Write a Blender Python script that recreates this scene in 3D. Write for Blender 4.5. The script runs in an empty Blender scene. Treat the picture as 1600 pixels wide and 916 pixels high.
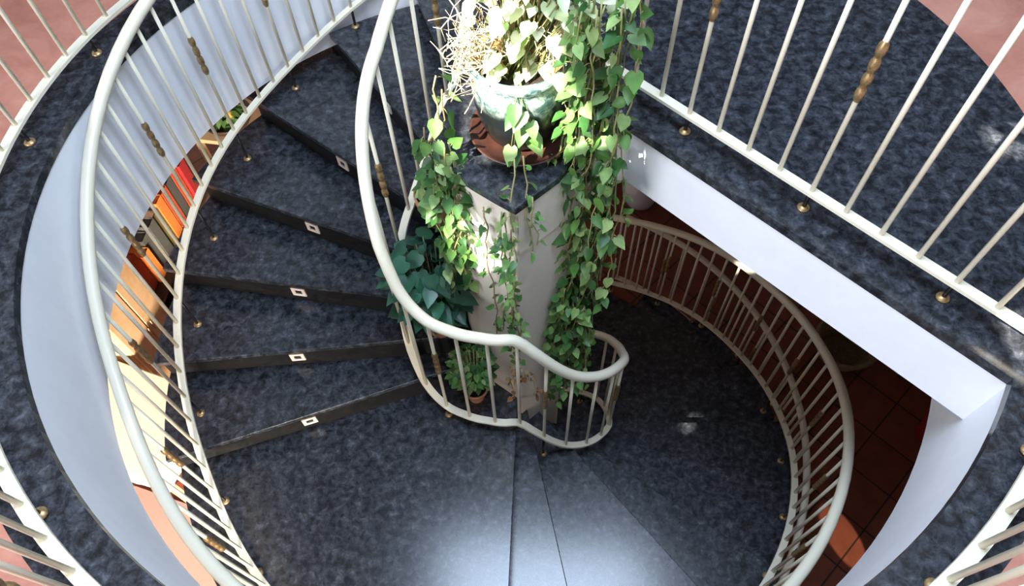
import bpy, math, random
from mathutils import Vector, Matrix
random.seed(7)
S = bpy.context.scene
C = S.collection
PI = math.pi
def R(a): return math.radians(a)
def pol(r, a, z=0.0): return (r*math.cos(R(a)), r*math.sin(R(a)), z)

# ------------------------------------------------------------------ camera
cam_d = bpy.data.cameras.new('camera'); cam = bpy.data.objects.new('camera', cam_d); C.objects.link(cam)
cam_d.sensor_width = 36; cam_d.lens = 1135.08/1600*36; cam_d.clip_start = .02
cam.matrix_world = Matrix.Translation((-.022, -1.6804, 1.8)) @ Matrix.Rotation(.5651, 4, 'X') @ Matrix.Rotation(-.0441, 4, 'Z')
S.camera = cam

# ------------------------------------------------------------------ world, sun, skylight, exposure
S.view_settings.view_transform = 'Standard'; S.view_settings.look = 'None'
S.view_settings.gamma = 1; S.view_settings.use_curve_mapping = False
S.view_settings.exposure = 0.45
w = bpy.data.worlds.new('sky'); S.world = w; w.use_nodes = True
nt = w.node_tree; bg = nt.nodes['Background']
bg.inputs[0].default_value = (.86, .91, 1, 1); bg.inputs[1].default_value = .50
SUN_DIR = Vector((.58, .60, -1)).normalized()
sd = bpy.data.lights.new('sun', 'SUN'); sd.energy = 20; sd.angle = R(.6); sd.color = (1, .93, .80)
so = bpy.data.objects.new('sun', sd); C.objects.link(so)
so.rotation_euler = SUN_DIR.to_track_quat('-Z', 'Y').to_euler()
def area(name, loc, size, energy, color, target, sy=None, spread=180):
    d = bpy.data.lights.new(name, 'AREA'); d.energy = energy; d.color = color; d.spread = R(spread)
    d.shape = 'RECTANGLE'; d.size = size; d.size_y = sy or size
    o = bpy.data.objects.new(name, d); C.objects.link(o); o.location = loc
    o.rotation_euler = (Vector(target)-Vector(loc)).to_track_quat('-Z', 'Y').to_euler(); return o
area('skylight', (.25, -.45, 3.36), 2.3, 175, (.62, .77, 1), (.25, -.45, 0), 1.5)
area('gallery_window_light', (-4.2, -4.2, 1.9), 2.6, 270, (.90, .93, 1), (1, .8, -.3), 1.6)
area('lower_fill_light', (-.5, -5.2, -1.25), 1.4, 130, (1, .88, .72), (-3.0, .9, -2.8), 1.0, 50)  # added fill for the furniture on the left of the lower floor
spd = bpy.data.lights.new('sun_patch_spot', 'SPOT'); spd.energy = 1500; spd.spot_size = R(2.4); spd.spot_blend = .1; spd.color = (1, .82, .62); spd.shadow_soft_size = .01  # added spot that makes the sun patch on the lower tiles
spo = bpy.data.objects.new('sun_patch_spot', spd); C.objects.link(spo); spo.location = (3.4, -4.6, -.9)
spo.rotation_euler = (Vector((2.02, -.60, -3))-Vector(spo.location)).to_track_quat('-Z', 'Y').to_euler()

# ------------------------------------------------------------------ materials
def mat(name, col, rough=.5, metal=0, spec=.5):
    m = bpy.data.materials.new(name); m.use_nodes = True
    b = m.node_tree.nodes['Principled BSDF']
    b.inputs['Base Color'].default_value = (*col, 1); b.inputs['Roughness'].default_value = rough
    b.inputs['Metallic'].default_value = metal; b.inputs['Specular IOR Level'].default_value = spec
    return m
def nodes(m): return m.node_tree.nodes, m.node_tree.links, m.node_tree.nodes['Principled BSDF']
def noisy(name, cols, scale, rough=.5, detail=5, dist=0., metal=0, spec=.5, bump=0, pos=None, rvar=0):
    """colour ramp over noise in world position"""
    m = mat(name, cols[0], rough, metal, spec); n, l, b = nodes(m)
    g = n.new('ShaderNodeNewGeometry'); t = n.new('ShaderNodeTexNoise')
    t.inputs['Scale'].default_value = scale; t.inputs['Detail'].default_value = detail; t.inputs['Distortion'].default_value = dist
    t.inputs['Roughness'].default_value = .7
    l.new(g.outputs['Position'], t.inputs['Vector'])
    r = n.new('ShaderNodeValToRGB'); l.new(t.outputs[0], r.inputs[0]); l.new(r.outputs[0], b.inputs['Base Color'])
    ps = pos or [.3+.4*i/(len(cols)-1) for i in range(len(cols))]
    e = r.color_ramp.elements
    e[0].position = ps[0]; e[0].color = (*cols[0], 1); e[1].position = ps[-1]; e[1].color = (*cols[-1], 1)
    for p_, c_ in list(zip(ps, cols))[1:-1]:
        x = e.new(p_); x.color = (*c_, 1)
    if bump:
        bp = n.new('ShaderNodeBump'); bp.inputs['Strength'].default_value = bump; bp.inputs['Distance'].default_value = .004
        l.new(t.outputs[0], bp.inputs['Height']); l.new(bp.outputs[0], b.inputs['Normal'])
    return m
M = {}
M['granite'] = noisy('blue_granite', [(.007, .008, .010), (.021, .0235, .029), (.050, .056, .067), (.16, .17, .19)], 27, .21, 10, .35, spec=.65, pos=[.34, .46, .58, .78])
M['granite_edge'] = noisy('granite_edge', [(.004, .004, .005), (.02, .022, .028)], 40, .4)
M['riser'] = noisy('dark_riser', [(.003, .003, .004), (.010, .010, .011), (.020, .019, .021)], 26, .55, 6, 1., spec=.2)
M['white'] = noisy('white_plaster', [(.80, .81, .85), (.85, .86, .90)], 6, .8, 3)
M['cream'] = noisy('cream_plaster', [(.72, .64, .54), (.80, .73, .63)], 5, .85, 4)
M['pink'] = noisy('pink_terracotta', [(.40, .155, .105), (.52, .22, .155), (.60, .29, .21)], 4, .55, 6, .6)
M['paint'] = mat('cream_paint', (.82, .76, .59), .35)
M['brass'] = noisy('brass', [(.22, .13, .05), (.62, .44, .22)], 90, .42, metal=.7)
M['black'] = mat('black_steel', (.006, .006, .007), .4)
M['light_frame'] = mat('light_frame', (.78, .68, .64), .4)
M['light_lens'] = mat('light_lens', (.03, .03, .035), .2)
M['rubber'] = mat('rubber', (.02, .02, .02), .7)
def tile_mat():
    m = mat('terracotta_tile', (.2, .06, .03), .38); n, l, b = nodes(m)
    g = n.new('ShaderNodeNewGeometry'); mp = n.new('ShaderNodeMapping'); mp.inputs['Rotation'].default_value = (0, 0, R(-42))
    l.new(g.outputs['Position'], mp.inputs[0])
    br = n.new('ShaderNodeTexBrick'); br.offset = 0; br.inputs['Scale'].default_value = 1
    br.inputs['Brick Width'].default_value = .31; br.inputs['Row Height'].default_value = .31
    br.inputs['Mortar Size'].default_value = .006; br.inputs['Mortar Smooth'].default_value = .2
    br.inputs['Color1'].default_value = (.26, .075, .04, 1); br.inputs['Color2'].default_value = (.19, .052, .028, 1)
    br.inputs['Mortar'].default_value = (.035, .018, .013, 1)
    l.new(mp.outputs[0], br.inputs['Vector'])
    t = n.new('ShaderNodeTexNoise'); t.inputs['Scale'].default_value = 7; l.new(g.outputs['Position'], t.inputs['Vector'])
    mx = n.new('ShaderNodeMix'); mx.data_type = 'RGBA'; mx.blend_type = 'OVERLAY'; mx.inputs[0].default_value = .45
    l.new(br.outputs[0], mx.inputs[6]); l.new(t.outputs[0], mx.inputs[7]); l.new(mx.outputs[2], b.inputs['Base Color'])
    return m
M['tile'] = tile_mat()
def island_mat(name, cols, rough=.45, trans=.0, spec=.4, nscale=0):
    m = mat(name, cols[0], rough, spec=spec); n, l, b = nodes(m)
    g = n.new('ShaderNodeNewGeometry'); r = n.new('ShaderNodeValToRGB'); l.new(g.outputs['Random Per Island'], r.inputs[0])
    e = r.color_ramp.elements; k = len(cols)-1
    e[0].color = (*cols[0], 1); e[1].color = (*cols[-1], 1)
    for i in range(1, k):
        x = e.new(i/k); x.color = (*cols[i], 1)
    src = r.outputs[0]
    if nscale:
        t = n.new('ShaderNodeTexNoise'); t.inputs['Scale'].default_value = nscale; l.new(g.outputs['Position'], t.inputs['Vector'])
        mx = n.new('ShaderNodeMix'); mx.data_type = 'RGBA'; mx.blend_type = 'OVERLAY'; mx.inputs[0].default_value = .6
        l.new(src, mx.inputs[6]); l.new(t.outputs[0], mx.inputs[7]); src = mx.outputs[2]
    l.new(src, b.inputs['Base Color'])
    if trans:
        tr = n.new('ShaderNodeBsdfTranslucent'); l.new(src, tr.inputs[0])
        ms = n.new('ShaderNodeMixShader'); ms.inputs[0].default_value = trans
        o = n['Material Output']; l.new(b.outputs[0], ms.inputs[1]); l.new(tr.outputs[0], ms.inputs[2]); l.new(ms.outputs[0], o.inputs[0])
    return m
M['leaf'] = island_mat('pothos_leaf', [(.02, .075, .02), (.045, .14, .03), (.11, .24, .05), (.03, .10, .03), (.30, .42, .15), (.06, .17, .04)], trans=.25, nscale=30)
M['leaf_sunlit'] = island_mat('sunlit_leaf', [(.30, .48, .12), (.80, .84, .56), (.55, .66, .28), (.88, .90, .74), (.22, .42, .10)], trans=.3, nscale=25)  # paleness of sunlight put into the leaf colours
M['leaf_dark'] = island_mat('dark_leaf', [(.015, .07, .045), (.03, .12, .06), (.05, .16, .10), (.02, .09, .05)], .35, .1, nscale=14)
M['leaf_ivy'] = island_mat('ivy_leaf', [(.03, .09, .03), (.07, .20, .05), (.13, .28, .07), (.25, .38, .12)], trans=.2, nscale=30)
M['dry'] = island_mat('dry_stem', [(.50, .40, .24), (.66, .58, .38), (.26, .17, .09), (.84, .80, .62)], .8)
M['dry_leaf'] = island_mat('dry_leaf', [(.22, .09, .03), (.38, .18, .07), (.50, .32, .14)], .8, .1)
M['stem'] = island_mat('green_stem', [(.16, .22, .07), (.30, .30, .12), (.22, .14, .06)], .6)
M['soil'] = noisy('soil', [(.008, .006, .004), (.04, .026, .016)], 60, .95, bump=.6)
M['terracotta'] = noisy('terracotta_clay', [(.42, .17, .10), (.58, .29, .19)], 18, .8)
M['saucer'] = noisy('saucer_clay', [(.022, .009, .007), (.07, .027, .017)], 14, .45)
def glaze():
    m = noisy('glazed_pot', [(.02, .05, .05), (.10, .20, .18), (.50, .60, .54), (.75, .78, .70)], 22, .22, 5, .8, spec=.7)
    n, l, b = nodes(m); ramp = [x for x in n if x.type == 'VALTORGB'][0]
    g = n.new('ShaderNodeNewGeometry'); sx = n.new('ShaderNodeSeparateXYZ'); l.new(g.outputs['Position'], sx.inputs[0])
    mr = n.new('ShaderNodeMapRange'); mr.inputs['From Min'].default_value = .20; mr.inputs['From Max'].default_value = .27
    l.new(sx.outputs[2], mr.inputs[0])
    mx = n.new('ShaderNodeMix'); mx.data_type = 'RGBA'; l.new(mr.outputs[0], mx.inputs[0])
    mx.inputs[6].default_value = (.010, .013, .013, 1); l.new(ramp.outputs[0], mx.inputs[7]); l.new(mx.outputs[2], b.inputs['Base Color'])  # shade on the lower pot is mixed into the glaze colour
    return m
M['glaze'] = glaze()
M['wood'] = noisy('light_wood', [(.52, .31, .16), (.60, .38, .20), (.66, .43, .25)], 7, .5, 4, .6)
M['wood_dark'] = noisy('dark_wood', [(.03, .016, .010), (.08, .045, .028)], 12, .5, 4, 2)
def fabric(name, col, k=.75):
    return noisy(name, [tuple(c*k for c in col), col], 45, .85)
M['red'] = fabric('red_fabric', (.62, .10, .03)); M['orange'] = fabric('orange_fabric', (.88, .24, .04))
M['grey'] = fabric('grey_fabric', (.10, .095, .085)); M['olive'] = fabric('olive_fabric', (.20, .17, .05))
M['ivory'] = fabric('ivory_fabric', (.88, .82, .66), .92); M['porcelain'] = mat('porcelain', (.80, .80, .84), .2)
M['wicker'] = noisy('wicker', [(.14, .10, .05), (.32, .25, .13)], 60, .8)
M['crimson'] = fabric('crimson_plastic', (.45, .02, .02)); M['yellow'] = island_mat('yellow_fruit', [(.75, .52, .05), (.45, .42, .05), (.62, .30, .04)])

# ------------------------------------------------------------------ mesh builder
class MB:
    def __init__(s): s.v = []; s.f = []; s.sm = []
    def add(s, vs, fs, smooth=False):
        o = len(s.v); s.v += [tuple(x) for x in vs]; s.f += [tuple(i+o for i in f) for f in fs]; s.sm += [smooth]*len(fs); return s
    def box(s, c, d, rz=0, M4=None):
        x, y, z = [t/2 for t in d]
        vs = [Vector((a*x, b*y, e*z)) for e in (-1, 1) for b in (-1, 1) for a in (-1, 1)]
        m = Matrix.Translation(c) @ (M4 or Matrix.Rotation(rz, 4, 'Z'))
        return s.add([m @ v for v in vs], [(0, 2, 3, 1), (4, 5, 7, 6), (0, 1, 5, 4), (2, 6, 7, 3), (0, 4, 6, 2), (1, 3, 7, 5)])
    def prism(s, poly, z0, z1):
        n = len(poly); vs = [(x, y, z0) for x, y in poly]+[(x, y, z1) for x, y in poly]
        return s.add(vs, [tuple(range(n-1, -1, -1)), tuple(range(n, 2*n))]+[(i, (i+1) % n, n+(i+1) % n, n+i) for i in range(n)])
    def lathe(s, prof, n=32, c=(0, 0, 0), smooth=True):
        vs = []; fs = []; k = len(prof)
        for i in range(n):
            a = 2*PI*i/n
            for r, z in prof: vs.append((c[0]+r*math.cos(a), c[1]+r*math.sin(a), c[2]+z))
        for i in range(n):
            j = (i+1) % n
            for q in range(k-1): fs.append((i*k+q, j*k+q, j*k+q+1, i*k+q+1))
        return s.add(vs, fs, smooth)
    def tube(s, pts, r, n=8, taper=None, section=None, up=Vector((0, 0, 1)), cap=True, smooth=True):
        """sweep a circle (or a 2-D section in side/up axes) along pts"""
        pts = [Vector(p) for p in pts]; m = len(pts); sec = section or [(r*math.cos(2*PI*i/n), r*math.sin(2*PI*i/n)) for i in range(n)]
        n = len(sec); vs = []; prev = None
        for i, p in enumerate(pts):
            t = (pts[min(i+1, m-1)]-pts[max(i-1, 0)])
            if t.length < 1e-9: t = Vector((0, 0, 1))
            t.normalize()
            side = t.cross(up) if prev is None or section else prev - t*prev.dot(t)
            if side.length < 1e-4: side = t.orthogonal()
            side.normalize(); prev = side; u = side.cross(t)
            k = 1 if taper is None else taper(i/(m-1))
            for a, b in sec: vs.append(p+side*a*k+u*b*k)
        fs = [(i*n+j, i*n+(j+1) % n, (i+1)*n+(j+1) % n, (i+1)*n+j) for i in range(m-1) for j in range(n)]
        if cap: fs += [tuple(range(n-1, -1, -1)), tuple((m-1)*n+j for j in range(n))]
        return s.add(vs, fs, smooth)
    def mesh(s, name, m):
        me = bpy.data.meshes.new(name); me.from_pydata(s.v, [], s.f); me.materials.append(m)
        me.polygons.foreach_set('use_smooth', s.sm); me.update(); return me
    def build(s, name, m, parent=None, bevel=0):
        return link(name, s.mesh(name, m), parent, bevel)
def link(name, me, parent=None, bevel=0):
    o = bpy.data.objects.new(name, me); C.objects.link(o)
    if parent: o.parent = parent
    if bevel:
        b = o.modifiers.new('bevel', 'BEVEL'); b.width = bevel; b.segments = 2; b.limit_method = 'ANGLE'
    return o
def tag(o, label=None, cat=None, group=None, kind=None):
    for k, v in (('label', label), ('category', cat), ('group', group), ('kind', kind)):
        if v: o[k] = v
    return o
def thing(name, label, cat, loc=(0, 0, 0), rz=0, group=None):
    o = bpy.data.objects.new(name, None); C.objects.link(o); o.location = loc; o.rotation_euler = (0, 0, rz); o.empty_display_size = .1
    return tag(o, label, cat, group)
def structure(o): o['kind'] = 'structure'; return o
def sector(r0, r1, a0, a1, step=3):
    n = max(2, int(abs(a1-a0)/step)+1)
    A = [a0+(a1-a0)*i/(n-1) for i in range(n)]
    return [pol(r1, a)[:2] for a in A]+[pol(r0, a)[:2] for a in reversed(A)]

# ------------------------------------------------------------------ setting: upper floor, fascias, pillar
RO = 1.58; GR = 1.746; FT = .035
ring = MB()
def annulus(mb, r0, r1, z0, z1, a0=0, a1=360, n=144):
    for i in range(n):
        b0 = a0+(a1-a0)*i/n; b1 = a0+(a1-a0)*(i+1)/n
        P = [pol(r0, b0), pol(r1, b0), pol(r1, b1), pol(r0, b1)]
        vs = [(x, y, z0) for x, y, _ in P]+[(x, y, z1) for x, y, _ in P]
        fs = [(3, 2, 1, 0), (4, 5, 6, 7), (1, 2, 6, 5), (3, 0, 4, 7)]
        mb.add(vs, fs)
    return mb
annulus(ring, RO, GR, -FT, 0)
structure(ring.build('trim_1', M['granite']))
J = (.408, .121)
arc = [pol(RO, a)[:2] for a in [-33.9+(76+33.9)*i/36 for i in range(37)]]
seg = MB().prism([J]+arc+[pol(.50, 76)[:2]], -FT, 0); structure(seg.build('floor', M['granite']))
cap_poly = [(0, -.225), J, pol(.50, 76)[:2], (-.08, .44), (-.2, .34), (-.25, .2), (-.262, .08), (-.235, -.005), (-.19, -.065), (-.13, -.12), (-.06, -.178)]
structure(MB().prism(cap_poly, -FT, .002).build('trim_2', M['granite'], bevel=.004))
pl = MB(); annulus(pl, GR, 6.5, -FT, -.001, n=96); structure(pl.build('floor', M['pink']))
fas = MB(); annulus(fas, RO+.004, RO+.16, -.578, -FT); structure(fas.build('wall_curved', M['white']))
slab = MB(); annulus(slab, RO+.16, 6.5, -.30, -FT-.001, n=96); structure(slab.build('ceiling', M['white']))
# straight beam under the edge of the upper floor, from the bridge to the curved wall
n_ = Vector((.744, .668)); d_ = Vector((.668, -.744)); e0 = n_*.388
def edge(t, off): v = e0+d_*t+n_*off; return (v.x, v.y)
tJ = (Vector(J)-e0).dot(d_)
beam = MB().prism([edge(tJ-.03, 0), edge(1.55, 0), edge(1.55, .22), edge(tJ-.03, .22)], -.278, -FT); structure(beam.build('wall_beam', M['white']))
under = MB().prism([edge(tJ-.03, .22), edge(1.48, .22), pol(1.58, -20)[:2]]+[pol(1.58, a)[:2] for a in range(-15, 76, 5)]+[pol(.5, 76)[:2]], -.2, -FT-.001)
structure(under.build('ceiling', M['white']))
bridge = MB().prism([(.01, -.205), (J[0]+.02, J[1]+.01), pol(.48, 76)[:2], (-.04, .40)], -.278, -FT); structure(bridge.build('wall_bridge', M['cream']))
pillar_poly = [(0, -.205), (.21, -.035), (.17, .18), (.02, .36), (-.14, .30), (-.225, .18), (-.24, .08), (-.215, .0), (-.172, -.058), (-.115, -.11), (-.05, -.163)]
pil = MB().prism(pillar_poly, -3.0, -FT); structure(pil.build('wall_pillar', M['cream'], bevel=.006))
# lower floor and its room
structure(MB().prism([(-5.5, -5.5), (5.5, -5.5), (5.5, 5.5), (-5.5, 5.5)], -3.1, -3.0).build('floor', M['tile']))
structure(MB().prism([pol(1.5, a)[:2] for a in range(0, 360, 5)], -3.0, -2.985).build('trim_3', M['granite']))
lw = M['cream']
structure(MB().box((5.55, 0, -1.66), (.1, 11, 2.7)).build('wall_right', lw))
structure(MB().box((0, 5.55, -1.66), (11, .1, 2.7)).build('wall_back', lw))
structure(MB().box((0, -5.55, -1.66), (11, .1, 2.7)).build('wall_front', lw))
# roof over the stair hall out of view, with openings added to drop sun on chosen spots
SUN_HOLES = [(-1.88, -1.83, .30, .28), (-2.36, -2.37, .13, .13), (-1.64, -2.44, .12, .04), (-.30, -2.10, .15, .09), (-.43, -2.85, .25, .12), (-2.68, -3.39, .10, .02), (-2.37, -3.53, .05, .05)]
def ceiling_cells():
    xs = sorted({-9.5, 9.5}|{h[0]+s*h[2] for h in SUN_HOLES for s in (-1, 1)})
    ys = sorted({-9.5, 9.5}|{h[1]+s*h[3] for h in SUN_HOLES for s in (-1, 1)})
    mb = MB()
    for i in range(len(xs)-1):
        for j in range(len(ys)-1):
            cx, cy = (xs[i]+xs[i+1])/2, (ys[j]+ys[j+1])/2
            if any(abs(cx-h[0]) < h[2] and abs(cy-h[1]) < h[3] for h in SUN_HOLES): continue
            mb.box((cx, cy, 3.45), (xs[i+1]-xs[i], ys[j+1]-ys[j], .08))
    return mb
structure(ceiling_cells().build('ceiling', noisy('dark_ceiling', [(.05, .035, .025), (.12, .085, .06)], 5, .8)))  # unseen ceiling kept dark to weaken its reflection in the treads

# ------------------------------------------------------------------ staircase
stair = thing('spiral_staircase', 'curving blue-grey granite staircase winding round the plant-covered pillar', 'staircase', (0, 0, -3))
def sp(mb, name, m, parent=stair, bevel=0):
    mb.v = [(x, y, z+3) for x, y, z in mb.v]; return mb.build(name, m, parent, bevel)
edges = [(76, -.16), (91, -.32), (106, -.485), (122, -.655), (138.3, -.825), (153.9, -1.0), (168, -1.175), (182, -1.35), (196, -1.525),
         (264, -1.69), (278, -1.853), (306, -2.017), (321, -2.18), (340, -2.344), (357, -2.508), (375, -2.672), (393, -2.836), (411, -2.985)]
frame_mb = MB()
fr = [(-.016, -.011), (.016, -.011), (.016, .011), (-.016, .011)]; inn = [(-.008, -.005), (.008, -.005), (.008, .005), (-.008, .005)]
vs = [(x*2.1, y, z*2.9) for y in (0, -.006) for x, z in [(q[0], q[1]) for q in fr+inn]]
# rectangular ring, outer 0-3, inner 4-7, back 8-15
fs = [(8+i, 8+(i+1) % 4, 12+(i+1) % 4, 12+i) for i in range(4)]+[(i, (i+1) % 4, 8+(i+1) % 4, 8+i) for i in range(4)]+[(4+(i+1) % 4, 4+i, 12+i, 12+(i+1) % 4) for i in range(4)]
frame_mb.add(vs, fs); frame_me = frame_mb.mesh('step_light', M['light_frame'])
lens_me = MB().box((0, -.001, 0), (.035, .003, .03)).mesh('lens', M['light_lens'])
for i, (a, z) in enumerate(edges[:-1]):
    a1 = edges[i+1][0]
    ro = 1.565 if z > -.60 else (1.70 if a < 264 else 1.59)
    if a == 196: ro = 1.70
    poly = sector(.15, ro, a-1.0, a1+1.2 if a1 != 411 else a1)
    o = sp(MB().prism(poly, z-.03, z), 'landing' if a == 196 else 'tread', M['granite'], bevel=.004)
    zt = 0 if i == 0 else edges[i-1][1]
    p0 = Vector(pol(.15, a)); p1 = Vector(pol(ro-.01, a)); nrm = Vector(pol(1, a+90)); t = .02
    q = [p0-nrm*t, p1-nrm*t, p1, p0]
    sp(MB().prism([(v.x, v.y) for v in q], z+.0005, zt-.031), 'riser', M['riser'])
    if 122 <= a <= 196:
        c = Vector(pol(1.06, a)); zz = (z+zt-.02)/2
        f = link('step_light', frame_me, stair); f.rotation_euler = (0, 0, R(a+180)); f.location = (c.x+nrm.x*.001, c.y+nrm.y*.001, zz+3)
        g = link('lens', lens_me, f)
# curved outer stringer under the treads
TH = [60, 78, 91, 106, 118, 125, 133, 141, 150, 157, 164, 170, 176, 185, 194, 203, 215, 265, 280, 300, 310, 320, 330, 339, 347, 358, 369, 380, 394, 404, 415, 425]
BZ = [.08, .08, -.07, -.24, -.37, -.45, -.53, -.59, -.65, -.71, -.78, -.85, -.94, -1.07, -1.22, -1.37, -1.43, -1.43, -1.55, -1.76, -1.84, -1.91, -1.97, -2.04, -2.11, -2.25, -2.37, -2.50, -2.62, -2.72, -2.83, -2.91]
def interp(x, X, Y):
    if x <= X[0]: return Y[0]
    for i in range(1, len(X)):
        if x <= X[i]: return Y[i-1]+(Y[i]-Y[i-1])*(x-X[i-1])/(X[i]-X[i-1])
    return Y[-1]
def bz(a): return sum(interp(a+d, TH, BZ)*w_ for d, w_ in ((-6, .15), (-3, .2), (0, .3), (3, .2), (6, .15)))
def floor_at(a):
    z = 0
    for e in edges:
        if a >= e[0]: z = e[1]
    return z

# ------------------------------------------------------------------ railings
def collar_mesh(zc, h=.20):
    prof = [(.0082, -h/2)]
    for k in range(4):
        b = -h/2+h*(k/4); prof += [(.009, b+.003), (.0125, b+.010), (.0140, b+.024), (.0125, b+.038), (.009, b+.045)]
    prof += [(.0082, h/2)]
    return MB().lathe(prof, 10, (0, 0, zc)).mesh('brass_collar', M['brass'])
def baluster_mesh(L, r=.0078): return MB().tube([(0, 0, 0), (0, 0, L*.5), (0, 0, L)], r, 8).mesh('baluster', M['paint'])
foot_me = {}
def foot(h):
    k = round(h, 2)
    if k not in foot_me:
        foot_me[k] = (MB().tube([(0, 0, 0), (0, 0, k)], .0065, 8).mesh('post_foot', M['black']),)
    return foot_me[k][0]
flange_me = MB().lathe([(.0, .001), (.018, .001), (.020, .004), (.018, .009), (.012, .011), (.009, .014), (.0065, .014)], 14).mesh('foot_flange', M['brass'])
RAILSEC = [(-.017, -.006), (.017, -.006), (.017, .006), (-.017, .006)]
def railing(name, label, path, spots, L, zfoot, hr=.021, group=None, every=4, phase=0, handrail=True, zoff=None):
    """path: list of (x,y,z) of the bottom rail; spots: list of (x,y,z)"""
    p0 = path[len(path)//2]
    root = thing(name, label, 'railing', (p0[0], p0[1], 0), group=group)
    off = Vector((p0[0], p0[1], 0))
    def loc(P): return [Vector(p)-off for p in P]
    MB().tube(loc(path), 0, section=RAILSEC, smooth=False).build('bottom_rail', M['paint'], root)
    MB().tube([p+Vector((0, 0, L+hr*.6)) for p in loc(path)], hr, 14).build('handrail', M['paint'], root)
    bm_ = baluster_mesh(L); cm = collar_mesh(L*.56, .19)
    for i, p in enumerate(loc(spots)):
        b = link('baluster', bm_, root); b.location = p
        if i % every == phase:
            link('brass_collar', cm, b)
            zf = zfoot(i, spots[i]); h = spots[i][2]-zf
            if .02 < h < .4:
                f = link('post_foot', foot(h), root); f.location = (p.x, p.y, zf)
                link('foot_flange', flange_me, f)
    return root
# straight gallery railing: offset .487 from the centre
rr = .4865
def rail_pt(t, z=.08): v = n_*rr+d_*t; return (v.x, v.y, z)
# baluster feet positions along the edge follow the spacing seen in the photograph
tt0 = -.132
ts = [tt0+.117*k for k in range(0, 16)]
railing('straight_railing', 'cream railing with brass collars along the straight edge of the upper floor', [rail_pt(tt0-.05), rail_pt(.6), rail_pt(1.60)],
        [rail_pt(t) for t in ts], .82, lambda i, p: 0, phase=0)
# curved gallery railing
RG = 1.665
A0, A1 = -31-10, -245
angs = [A0+(A1-A0)*i/60 for i in range(61)]
nb = int(RG*R(abs(A1-A0-0))/.117)
railing('curved_railing', 'cream railing with brass collars following the curved rim of the upper floor', [pol(RG, -31-(214)*i/90, .08) for i in range(91)],
        [pol(RG, -32.5-R(1)*0-math.degrees(.117/RG)*i, .08) for i in range(53)], .82, lambda i, p: 0, phase=2)
# outer stair railing
RS = 1.53
path = [pol(RS, a, bz(a)) for a in range(84, 426, 3)]
spots = [pol(RS, a, bz(a)) for a in [86+3.6*i for i in range(95)]]
railing('outer_stair_railing', 'cream handrail and balusters sweeping down the outer edge of the granite stairs', path, spots, .77,
        lambda i, p: floor_at(86+3.6*i), hr=.023, phase=1)
# level guard railing of the lower floor
path = [pol(1.625, a, -2.92) for a in range(-38, 64, 3)]
spots = [pol(1.625, -37+3.9*i, -2.92) for i in range(26)]
railing('lower_guard_railing', 'level cream guard railing on the lower floor behind the descending stair handrail', path, spots, .73, lambda i, p: -3.0, hr=.02, phase=2)
# inner stair railing round the pillar
IA = [84, 100, 112, 126, 144, 160, 176, 190, 200, 211, 228, 245, 258, 266, 272, 283, 296, 315, 327, 345, 362, 383, 400, 425]
IR = [.95, .78, .68, .585, .54, .53, .52, .51, .49, .455, .41, .378, .366, .352, .352, .372, .40, .445, .475, .51, .52, .55, .54, .54]
def ip(a): r = interp(a, IA, IR); return pol(r, a, bz(a) if a < 262 or a > 300 else bz(a))
path = [ip(a) for a in [96+2.0*i for i in range(163)]]
# balusters every .12 m along the plan
spots = []; acc = 0; last = path[0]; angl = []
for k, q in enumerate(path):
    acc += math.hypot(q[0]-last[0], q[1]-last[1]); last = q
    if acc > .115: spots.append(q); angl.append(96+2*k); acc = 0
railing('inner_stair_railing', 'cream railing curling round the planted pillar at the inner edge of the stairs', path, spots, .80,
        lambda i, p: floor_at(angl[i]), hr=.023, phase=1)

# ------------------------------------------------------------------ plants
def leaf(mb, base, fwd, up, L, W=.8, fold=.12, droop=.18):
    f = Vector(fwd).normalized(); s = f.cross(Vector(up))
    if s.length < 1e-3: s = f.orthogonal()
    s.normalize(); u = s.cross(f); b = Vector(base)
    def P(x, y, z): return b+f*(x*L)+s*(y*L*W)+u*(z*L)
    mid = [P(0, 0, 0), P(.33, 0, -fold*.3-.02), P(.68, 0, -droop*.45-.02), P(1, 0, -droop)]
    vs = list(mid)
    for sg in (1, -1):
        vs += [P(-.13, sg*.2, fold), P(.03, sg*.42, fold*1.2), P(.33, sg*.46, fold), P(.66, sg*.27, fold*.3-droop*.4)]
    fs = [(0, 4, 5), (0, 5, 6, 1), (1, 6, 7, 2), (2, 7, 3), (0, 9, 8), (0, 1, 10, 9), (1, 2, 11, 10), (2, 3, 11)]
    mb.add(vs, fs, True)
def rv(s=1.): return Vector((random.uniform(-s, s), random.uniform(-s, s), random.uniform(-s, s)))
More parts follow.
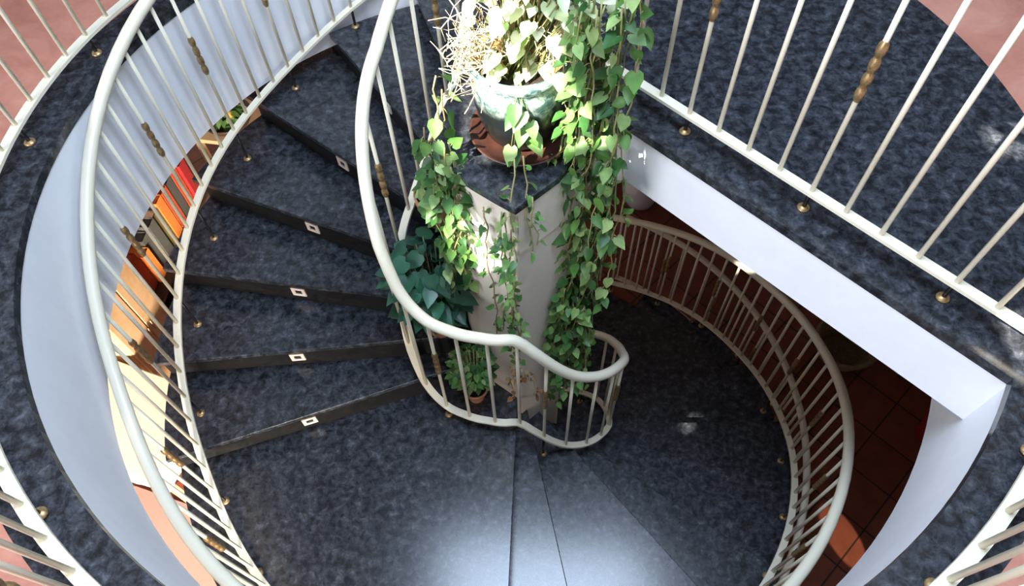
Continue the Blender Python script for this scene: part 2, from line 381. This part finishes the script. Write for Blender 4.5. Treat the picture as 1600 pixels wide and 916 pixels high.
def vine(stems, leaves, p0, p1, r=.0028, step=.04, size=(.035, .06), sway=.03, out=None, centre=(0, 0), sparse=0):
    p0 = Vector(p0); p1 = Vector(p1); d = p1-p0; n = max(4, int(d.length/.05)); pts = []
    ph = random.uniform(0, 6)
    for i in range(n+1):
        t = i/n; w_ = math.sin(t*PI)
        pts.append(p0+d*t+Vector((math.sin(ph+t*9)*sway, math.cos(ph*1.3+t*8)*sway, 0))*min(1, t*3)+rv(.006))
    stems.tube(pts, r, 5)
    k = int(d.length/step)
    for i in range(k):
        if random.random() < sparse: continue
        t = (i+random.random())/k; x = t*n; j = min(int(x), n-1); b = pts[j].lerp(pts[j+1], x-j)
        o = Vector((b.x-centre[0], b.y-centre[1], 0)); o = o.normalized() if o.length > .01 else Vector((0, -1, 0))
        f = (o*.55+rv(.9)+Vector((0, 0, -.35))).normalized(); L = random.uniform(*size)
        pet = b+f*L*.5
        stems.tube([b, b.lerp(pet, .5)+Vector((0, 0, .004)), pet], r*.5, 4)
        leaf(leaves, pet, (f+Vector((0, 0, -.5))), (o*.8+Vector((0, -.2, .9))+rv(.45)), L, random.uniform(.75, .95), random.uniform(.04, .16), random.uniform(.05, .3))

# glazed pot in its saucer on the pillar's granite cap
tag(MB().lathe([(0, .004), (.11, .004), (.15, .018), (.172, .042), (.176, .046), (.168, .046), (.146, .026), (.10, .014), (0, .013)], 48, (.035, .085, .002)).build('saucer', M['saucer']),
    'dark brown clay saucer under the glazed pot on the granite pillar cap', 'saucer')
PX, PY = .03, .095
pot = thing('potted_plant', 'glazed ceramic pot with pale rim holding plant with leaves coloured sun-pale and dry twigs', 'potted plant', (PX, PY, .018))
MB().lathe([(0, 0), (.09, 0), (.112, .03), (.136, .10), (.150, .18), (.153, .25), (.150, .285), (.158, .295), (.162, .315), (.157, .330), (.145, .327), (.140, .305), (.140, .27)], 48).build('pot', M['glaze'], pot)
MB().lathe([(0, .278), (.08, .276), (.141, .27)], 32).build('soil', M['soil'], pot)
lv = MB(); st = MB(); dr = MB(); dl = MB()
# the crown of leaves above the pot
for i in range(230):
    a = random.uniform(0, 2*PI); q = random.random()**.6; h = random.uniform(.30, .85)
    b = Vector((math.cos(a)*.22*q+.06, math.sin(a)*.15*q+.02, h))
    st.tube([Vector((random.uniform(-.07, .07), random.uniform(-.07, .07), .22)), b*.6+Vector((0, 0, .12)), b], .0022, 4)
    f = Vector((math.cos(a), math.sin(a)-.2, random.uniform(-.8, .2)))
    leaf(lv, b, f, (random.uniform(-.4, .4), random.uniform(-.9, .1), 1), random.uniform(.04, .068), .85, random.uniform(.02, .12), random.uniform(.05, .25))
fl = MB()
for i in range(9):
    b = Vector((random.uniform(-.05, .03), -.17+random.uniform(-.02, .01), .10+.022*i))
    st.tube([(0, -.12, .32), b], .0018, 4)
    leaf(fl, b, (random.uniform(-.6, .6), -.7, -.5), (0, -.5, 1), random.uniform(.05, .075), .8, .06, .2)
lv.build('leaves', M['leaf_sunlit'], pot); fl.build('trailing_leaves', M['leaf'], pot); st.build('stems', M['stem'], pot)
for i in range(210):   # dry twigs on the left and right of the pot
    lft = random.random() < .6
    c0 = Vector((-.13 if lft else .15, -.03, random.uniform(.27, .45)))+rv(.05)
    a = rv(.08)+Vector((0, 0, .01)); m_ = rv(.035); dr.tube([c0-a, c0-a*.5+m_, c0+m_, c0+a*.5+m_*.3, c0+a], random.uniform(.0008, .0019), 4)
for i in range(60):
    b = Vector((random.choice((-.09, .15, .19)), -.03, random.uniform(.28, .42)))+rv(.05)
    leaf(dl, b, rv(1)+Vector((0, -.2, -.4)), rv(.5)+Vector((0, -.3, .9)), random.uniform(.025, .045), .7, .2, .4)
dr.build('dry_twigs', M['dry'], pot); dl.build('dry_leaves', M['dry_leaf'], pot)

def vine_thing(name, label, strands, leafmat, loc, **kw):
    root = thing(name, label, 'plant', loc); s = MB(); l = MB(); o = Vector(loc)
    for a, b in strands: vine(s, l, Vector(a)-o, Vector(b)-o, **kw)
    s.build('stems', M['stem'], root); l.build('leaves', M[leafmat], root); return root
def curtain(cx, cy, rx, ry, z0, z1, n):
    out = []
    for i in range(n):
        x = cx+random.uniform(-rx, rx); y = cy+random.uniform(-ry, ry)
        out.append(((x, y, z0+random.uniform(-.08, .08)), (x+random.uniform(-.03, .03), y+random.uniform(-.03, .03), z1+random.uniform(0, .45)*(z0-z1)*.5)))
    return out
vine_thing('hanging_pothos', 'thick curtain of green vines hanging down the right side of the pillar',
           curtain(.265, -.06, .08, .04, .62, -1.2, 18), 'leaf', (.27, -.06, -.1), step=.045, size=(.036, .062), centre=(.1, 0))
vine_thing('hanging_pothos', 'lower dark ivy strands trailing to the foot of the pillar inside the curled railing',
           curtain(.225, -.11, .055, .04, -.7, -1.68, 15), 'leaf_ivy', (.22, -.10, -1.1), step=.035, size=(.03, .05))
vine_thing('hanging_pothos', 'pale green vines tumbling over the rounded left side of the pillar',
           curtain(-.235, -.05, .05, .05, .10, -.70, 14), 'leaf', (-.25, -.02, -.1), step=.045, size=(.032, .055), sway=.02)
vine_thing('hanging_pothos', 'thin leafy strands hanging from the pot down the front corner of the pillar',
           [((.0, -.16, .16), (-.02, -.235, -.1)), ((-.02, -.235, -.1), (-.03, -.225, -.95)), ((-.045, -.225, -.02), (-.055, -.215, -.80)),
            ((.03, -.15, .15), (.05, -.215, -.25)), ((.05, -.21, .03), (.07, -.20, -.22)), ((-.02, -.24, -.5), (.0, -.23, -1.1)), ((-.035, -.235, .0), (-.02, -.24, -.75)), ((-.10, -.17, -.05), (-.09, -.17, -.9)), ((-.01, -.25, -.1), (.0, -.25, -.9))], 'leaf_ivy', (0, -.22, -.1), step=.04, size=(.022, .042), sway=.008)
vine_thing('climbing_vine', 'leafy vine of green heart-shaped leaves beside the upper left of the glazed pot',
           [((-.22, .02, .34), (-.26, -.03, .02)), ((-.2, .0, .3), (-.29, -.02, -.08)), ((-.24, -.02, .1), (-.31, .0, -.22)), ((-.22, -.04, .1), (-.26, -.06, -.2))], 'leaf', (-.23, 0, 0), step=.045, size=(.04, .062), sway=.02)

dv = thing('dry_vine', 'withered brown vine clinging to the foot of the pillar behind the inner railing', 'plant', (.0, -.25, -1.2))
ds = MB(); dlv = MB()
for a_, b_ in (((-.03, 0, .16), (-.04, -.03, -.10)), ((0, 0, .12), (.08, .03, -.22)), ((-.03, .0, .05), (.04, .02, .0))):
    vine(ds, dlv, a_, b_, step=.02, size=(.022, .036), sway=.015)
ds.build('stems', M['dry'], dv); dlv.build('leaves', M['dry_leaf'], dv)
def flower_pot(mb, r, h, c=(0, 0, 0)):
    return mb.lathe([(0, 0), (r*.66, 0), (r*.9, h*.76), (r*.92, h*.78), (r*1.02, h*.78), (r*1.04, h), (r*.93, h), (r*.90, h*.85)], 36, c)
def bush(root, n, rx, rz, zc, size, lm, up=(0, -.2, 1), W=.85):
    l = MB(); s = MB()
    for i in range(n):
        v = rv(1); v = v.normalized()*random.random()**.4
        b = Vector((v.x*rx, v.y*rx, zc+v.z*rz))
        s.tube([(0, 0, .1), (b.x*.5, b.y*.5, zc*.6), b], .0025, 4)
        leaf(l, b, (v.x+random.uniform(-.4, .4), v.y+random.uniform(-.4, .4), -.25), Vector(up)+rv(.4), random.uniform(*size), W, random.uniform(.02, .12), random.uniform(.1, .3))
    s.build('stems', M['stem'], root); l.build('leaves', M[lm], root)
p2 = thing('potted_plant', 'small terracotta pot on the inner stairs left of the pillar with sparse stems', 'potted plant', (-.32, .27, -.655))
flower_pot(MB(), .085, .17).build('pot', M['terracotta'], p2)
MB().lathe([(0, .145), (.075, .143)], 24).build('soil', M['soil'], p2)
bush(p2, 14, .07, .06, .24, (.03, .05), 'leaf_ivy')
p3 = thing('potted_plant', 'dark green broad-leaved plant filling the space behind the inner handrail', 'potted plant', (-.36, .04, -1.175))
flower_pot(MB(), .10, .19).build('pot', M['terracotta'], p3)
MB().lathe([(0, .165), (.09, .163)], 24).build('soil', M['soil'], p3)
bush(p3, 170, .17, .20, .42, (.07, .11), 'leaf_dark')
p4 = thing('potted_plant', 'small light green bushy plant on the landing at the foot of the pillar', 'potted plant', (-.22, -.17, -1.525))
flower_pot(MB(), .06, .11).build('pot', M['terracotta'], p4)
MB().lathe([(0, .09), (.055, .088)], 24).build('soil', M['soil'], p4)
bush(p4, 230, .11, .11, .32, (.025, .045), 'leaf')

# ------------------------------------------------------------------ things on the lower floor, seen past the stair
def furniture_cabinet(loc, rz, d, label):
    r = thing('wooden_cabinet', label, 'cabinet', loc, rz)
    x, y, z = d
    MB().box((0, 0, z*.5), (x, y, z-.06)).build('body', M['wood'], r, bevel=.004)
    MB().box((0, 0, z-.012), (x+.03, y+.03, .028)).build('top', M['wood'], r, bevel=.004)
    MB().box((0, 0, .02), (x-.04, y-.04, .04)).build('plinth', M['wood_dark'], r)
    for s in (-1, 1):
        dd = MB().box((x/2+.008, s*y/4, z*.5), (.018, y/2-.015, z-.14)).build('door', M['wood'], r, bevel=.003)
        MB().tube([(x/2+.03, s*.03, z*.5-.05), (x/2+.035, s*.03, z*.5+.05)], .006, 8).build('handle', M['brass'], dd)
    return r
AZ = R(-35)
furniture_cabinet((-2.68, .80, -3.0), 0, (.44, .50, 1.3), 'tall light wooden cabinet on the lower floor seen left of the stair rail')
bn = thing('low_bookcase', 'dark low bookcase under the row of orange and grey binders', 'bookcase', (-2.62, 1.62, -3.0), R(-7))
BH = .52
MB().box((0, 0, BH-.015), (.42, 1.14, .03)).build('top', M['wood_dark'], bn, bevel=.003)
for s_ in (-1, 1): MB().box((0, s_*.55, (BH-.03)/2), (.40, .03, BH-.03)).build('side_panel', M['wood_dark'], bn)
MB().box((0, 0, .24), (.38, 1.06, .02)).build('shelf', M['wood_dark'], bn)
MB().box((-.195, 0, (BH-.03)/2), (.01, 1.06, BH-.04)).build('back_panel', M['wood_dark'], bn)
row = [('red', .34, 'tall red binder nearest the wooden cabinet'), ('red', .32, 'second red binder from the wooden cabinet'), ('orange', .26, 'shorter orange binder beside the two red binders near the cabinet'), ('grey', .30, 'grey binder beside the short orange binder'),
       ('grey', .33, 'tall grey binder before the brown one in the row'), ('olive', .31, 'olive brown binder in the middle of the row'), ('orange', .34, 'bright orange binder in the middle of the row'), ('red', .33, 'red binder just beyond the bright orange one'),
       ('grey', .32, 'charcoal binder between two red binders'), ('red', .34, 'tall red binder next to the last in the row'), ('crimson', .30, 'dark crimson binder at the far end of the row')]
for i, (c_, hh, lb) in enumerate(row):
    v = Matrix.Rotation(R(-7), 3, 'Z') @ Vector((random.uniform(-.02, .02), -.50+.098*i, 0))
    t_ = thing('binder', lb, 'binder', (-2.62+v.x, 1.62+v.y, -3+BH), R(-7), 'binders on the lower floor bookcase')
    q_ = hh*1.15
    for s_ in (-1, 1): MB().box((0, s_*.042, q_/2), (.27, .004, q_)).build('cover', M[c_], t_)
    MB().box((.135, 0, q_/2), (.005, .086, q_)).build('spine', M[c_], t_, bevel=.002)
    MB().box((-.01, 0, q_/2-.006), (.25, .078, q_-.024)).build('paper', M['ivory'] if c_ == 'olive' else M[c_], t_)
# white cloth covered table, sunlit
TX, TY, TR = -2.36, .12, -22
tb = thing('table', 'small table covered with a sunlit ivory cloth beside the wooden cabinet', 'table', (TX, TY, -3.0), R(TR))
MB().box((0, 0, .735), (.70, .56, .03)).build('tabletop', M['wood'], tb)
for sx in (-1, 1):
    for sy in (-1, 1): MB().box((sx*.31, sy*.24, .36), (.04, .04, .72)).build('leg', M['wood'], tb)
cl = MB(); n = 64; vs = []; fs = []
rows = [(0, .757, 0), (.5, .757, 0), (1.0, .757, 0), (1.03, .74, 0), (1.04, .65, .6), (1.05, .55, 1)]
for q, z, wv in rows:
    for i in range(n):
        a = 2*PI*i/n; cx, sy = math.cos(a), math.sin(a); k = 1/max(abs(cx), abs(sy))
        kk = q+.02*wv*math.sin(a*14); vs.append((cx*k*.36*kk, sy*k*.29*kk, z))
for r_ in range(len(rows)-1):
    for i in range(n):
        j = (i+1) % n; fs.append((r_*n+i, r_*n+j, (r_+1)*n+j, (r_+1)*n+i))
cl.add(vs, fs, False)
ct = cl.build('tablecloth', M['ivory']); ct.location = (TX, TY, -3.0); ct.rotation_euler = (0, 0, R(TR)); tag(ct, 'ivory cloth draped over the small table on the lower floor', 'tablecloth')
rg = MB().box((0, 0, .006), (1.5, 1.5, .012)).build('sunlit_tile_panel', mat('sunlit_tile_pink', (.46, .27, .23), .95), bevel=.004); rg.location = (-2.60, -.86, -3.0); rg.rotation_euler = (0, 0, R(-20))  # added panel carrying the sunlit look of the tiles in its colour
tag(rg, 'added pale pink panel standing in for sunlit tiles on the lower floor beside the cloth covered table', 'sunlit_tile_panel')
# fruit and flowers beyond the bookcase
sb = thing('side_table', 'low wooden side table at the far end of the bench holding a planted bowl', 'table', (-2.25, 2.95, -3.0), R(-12))
MB().box((0, 0, .56), (.5, .8, .04)).build('tabletop', M['wood'], sb, bevel=.004)
for sx in (-1, 1):
    for sy in (-1, 1): MB().box((sx*.21, sy*.35, .27), (.045, .045, .54)).build('leg', M['wood'], sb)
bo = thing('planted_bowl', 'dark bowl of greenery and yellow fruit on the wooden side table', 'bowl', (-2.25, 2.72, -2.42))
MB().lathe([(0, 0), (.09, 0), (.17, .06), (.21, .13), (.20, .135), (.15, .07), (0, .03)], 32).build('bowl', M['wood_dark'], bo)
bush(bo, 50, .17, .06, .16, (.05, .08), 'leaf_ivy')
fm = MB()
for i in range(9):
    a = random.uniform(0, 6.28); r_ = random.uniform(0, .14)
    fm.lathe([(0.0005, -.035), (.02, -.029), (.034, -.01), (.034, .01), (.02, .029), (.0005, .035)], 12, (math.cos(a)*r_, math.sin(a)*r_, .15+random.uniform(0, .04)))
fm.build('fruit', M['yellow'], bo)
# right side of the lower floor
ja = thing('porcelain_jar', 'white rounded jar with a dark mouth standing on the lower floor behind the railing', 'jar', (1.08, 2.2, -3.0))
MB().lathe([(0, 0), (.07, 0), (.12, .06), (.15, .16), (.145, .26), (.10, .34), (.055, .37), (.06, .40), (.045, .40), (.04, .37)], 32).build('body', M['porcelain'], ja)
MB().lathe([(0, .372), (.04, .373)], 20).build('mouth', M['black'], ja)
for k in range(2): MB().tube([(.05*(1 if k else -1), -.02, .36), (.10*(1 if k else -1), -.03, .37), (.105*(1 if k else -1), -.03, .30)], .008, 8).build('handle', M['porcelain'], ja)
bk = thing('wicker_basket', 'shallow olive wicker basket on the tiles below the straight beam', 'basket', (2.36, .72, -3.0))
for k in range(6): MB().tube([pol(.15+.012*k, a, .02+.03*k) for a in range(0, 361, 12)], .016, 6, cap=False).build('woven_ring', M['wicker'], bk)
MB().lathe([(0, .005), (.15, .008)], 24).build('base', M['wicker'], bk)
sl = thing('stool', 'low brown wooden stool in the shade at the right of the lower floor', 'stool', (2.98, .50, -3.0), R(42))
MB().box((0, 0, .33), (.42, .42, .04)).build('seat', M['wood'], sl, bevel=.008)
for sx in (-1, 1):
    for sy in (-1, 1): MB().box((sx*.17, sy*.17, .155), (.035, .035, .31)).build('leg', M['wood_dark'], sl)
bu = thing('bucket', 'dark red bucket in the shade beside the wooden stool', 'bucket', (2.80, .06, -3.0))
MB().lathe([(0, 0), (.09, 0), (.12, .22), (.128, .225), (.12, .23), (.11, .21), (.085, .01), (0, .01)], 28).build('body', M['crimson'], bu)
MB().tube([(.12*math.cos(a), .03*math.sin(a), .22+.10*math.sin(a)) for a in [PI*i/12 for i in range(13)]], .003, 6).build('handle', M['black'], bu)
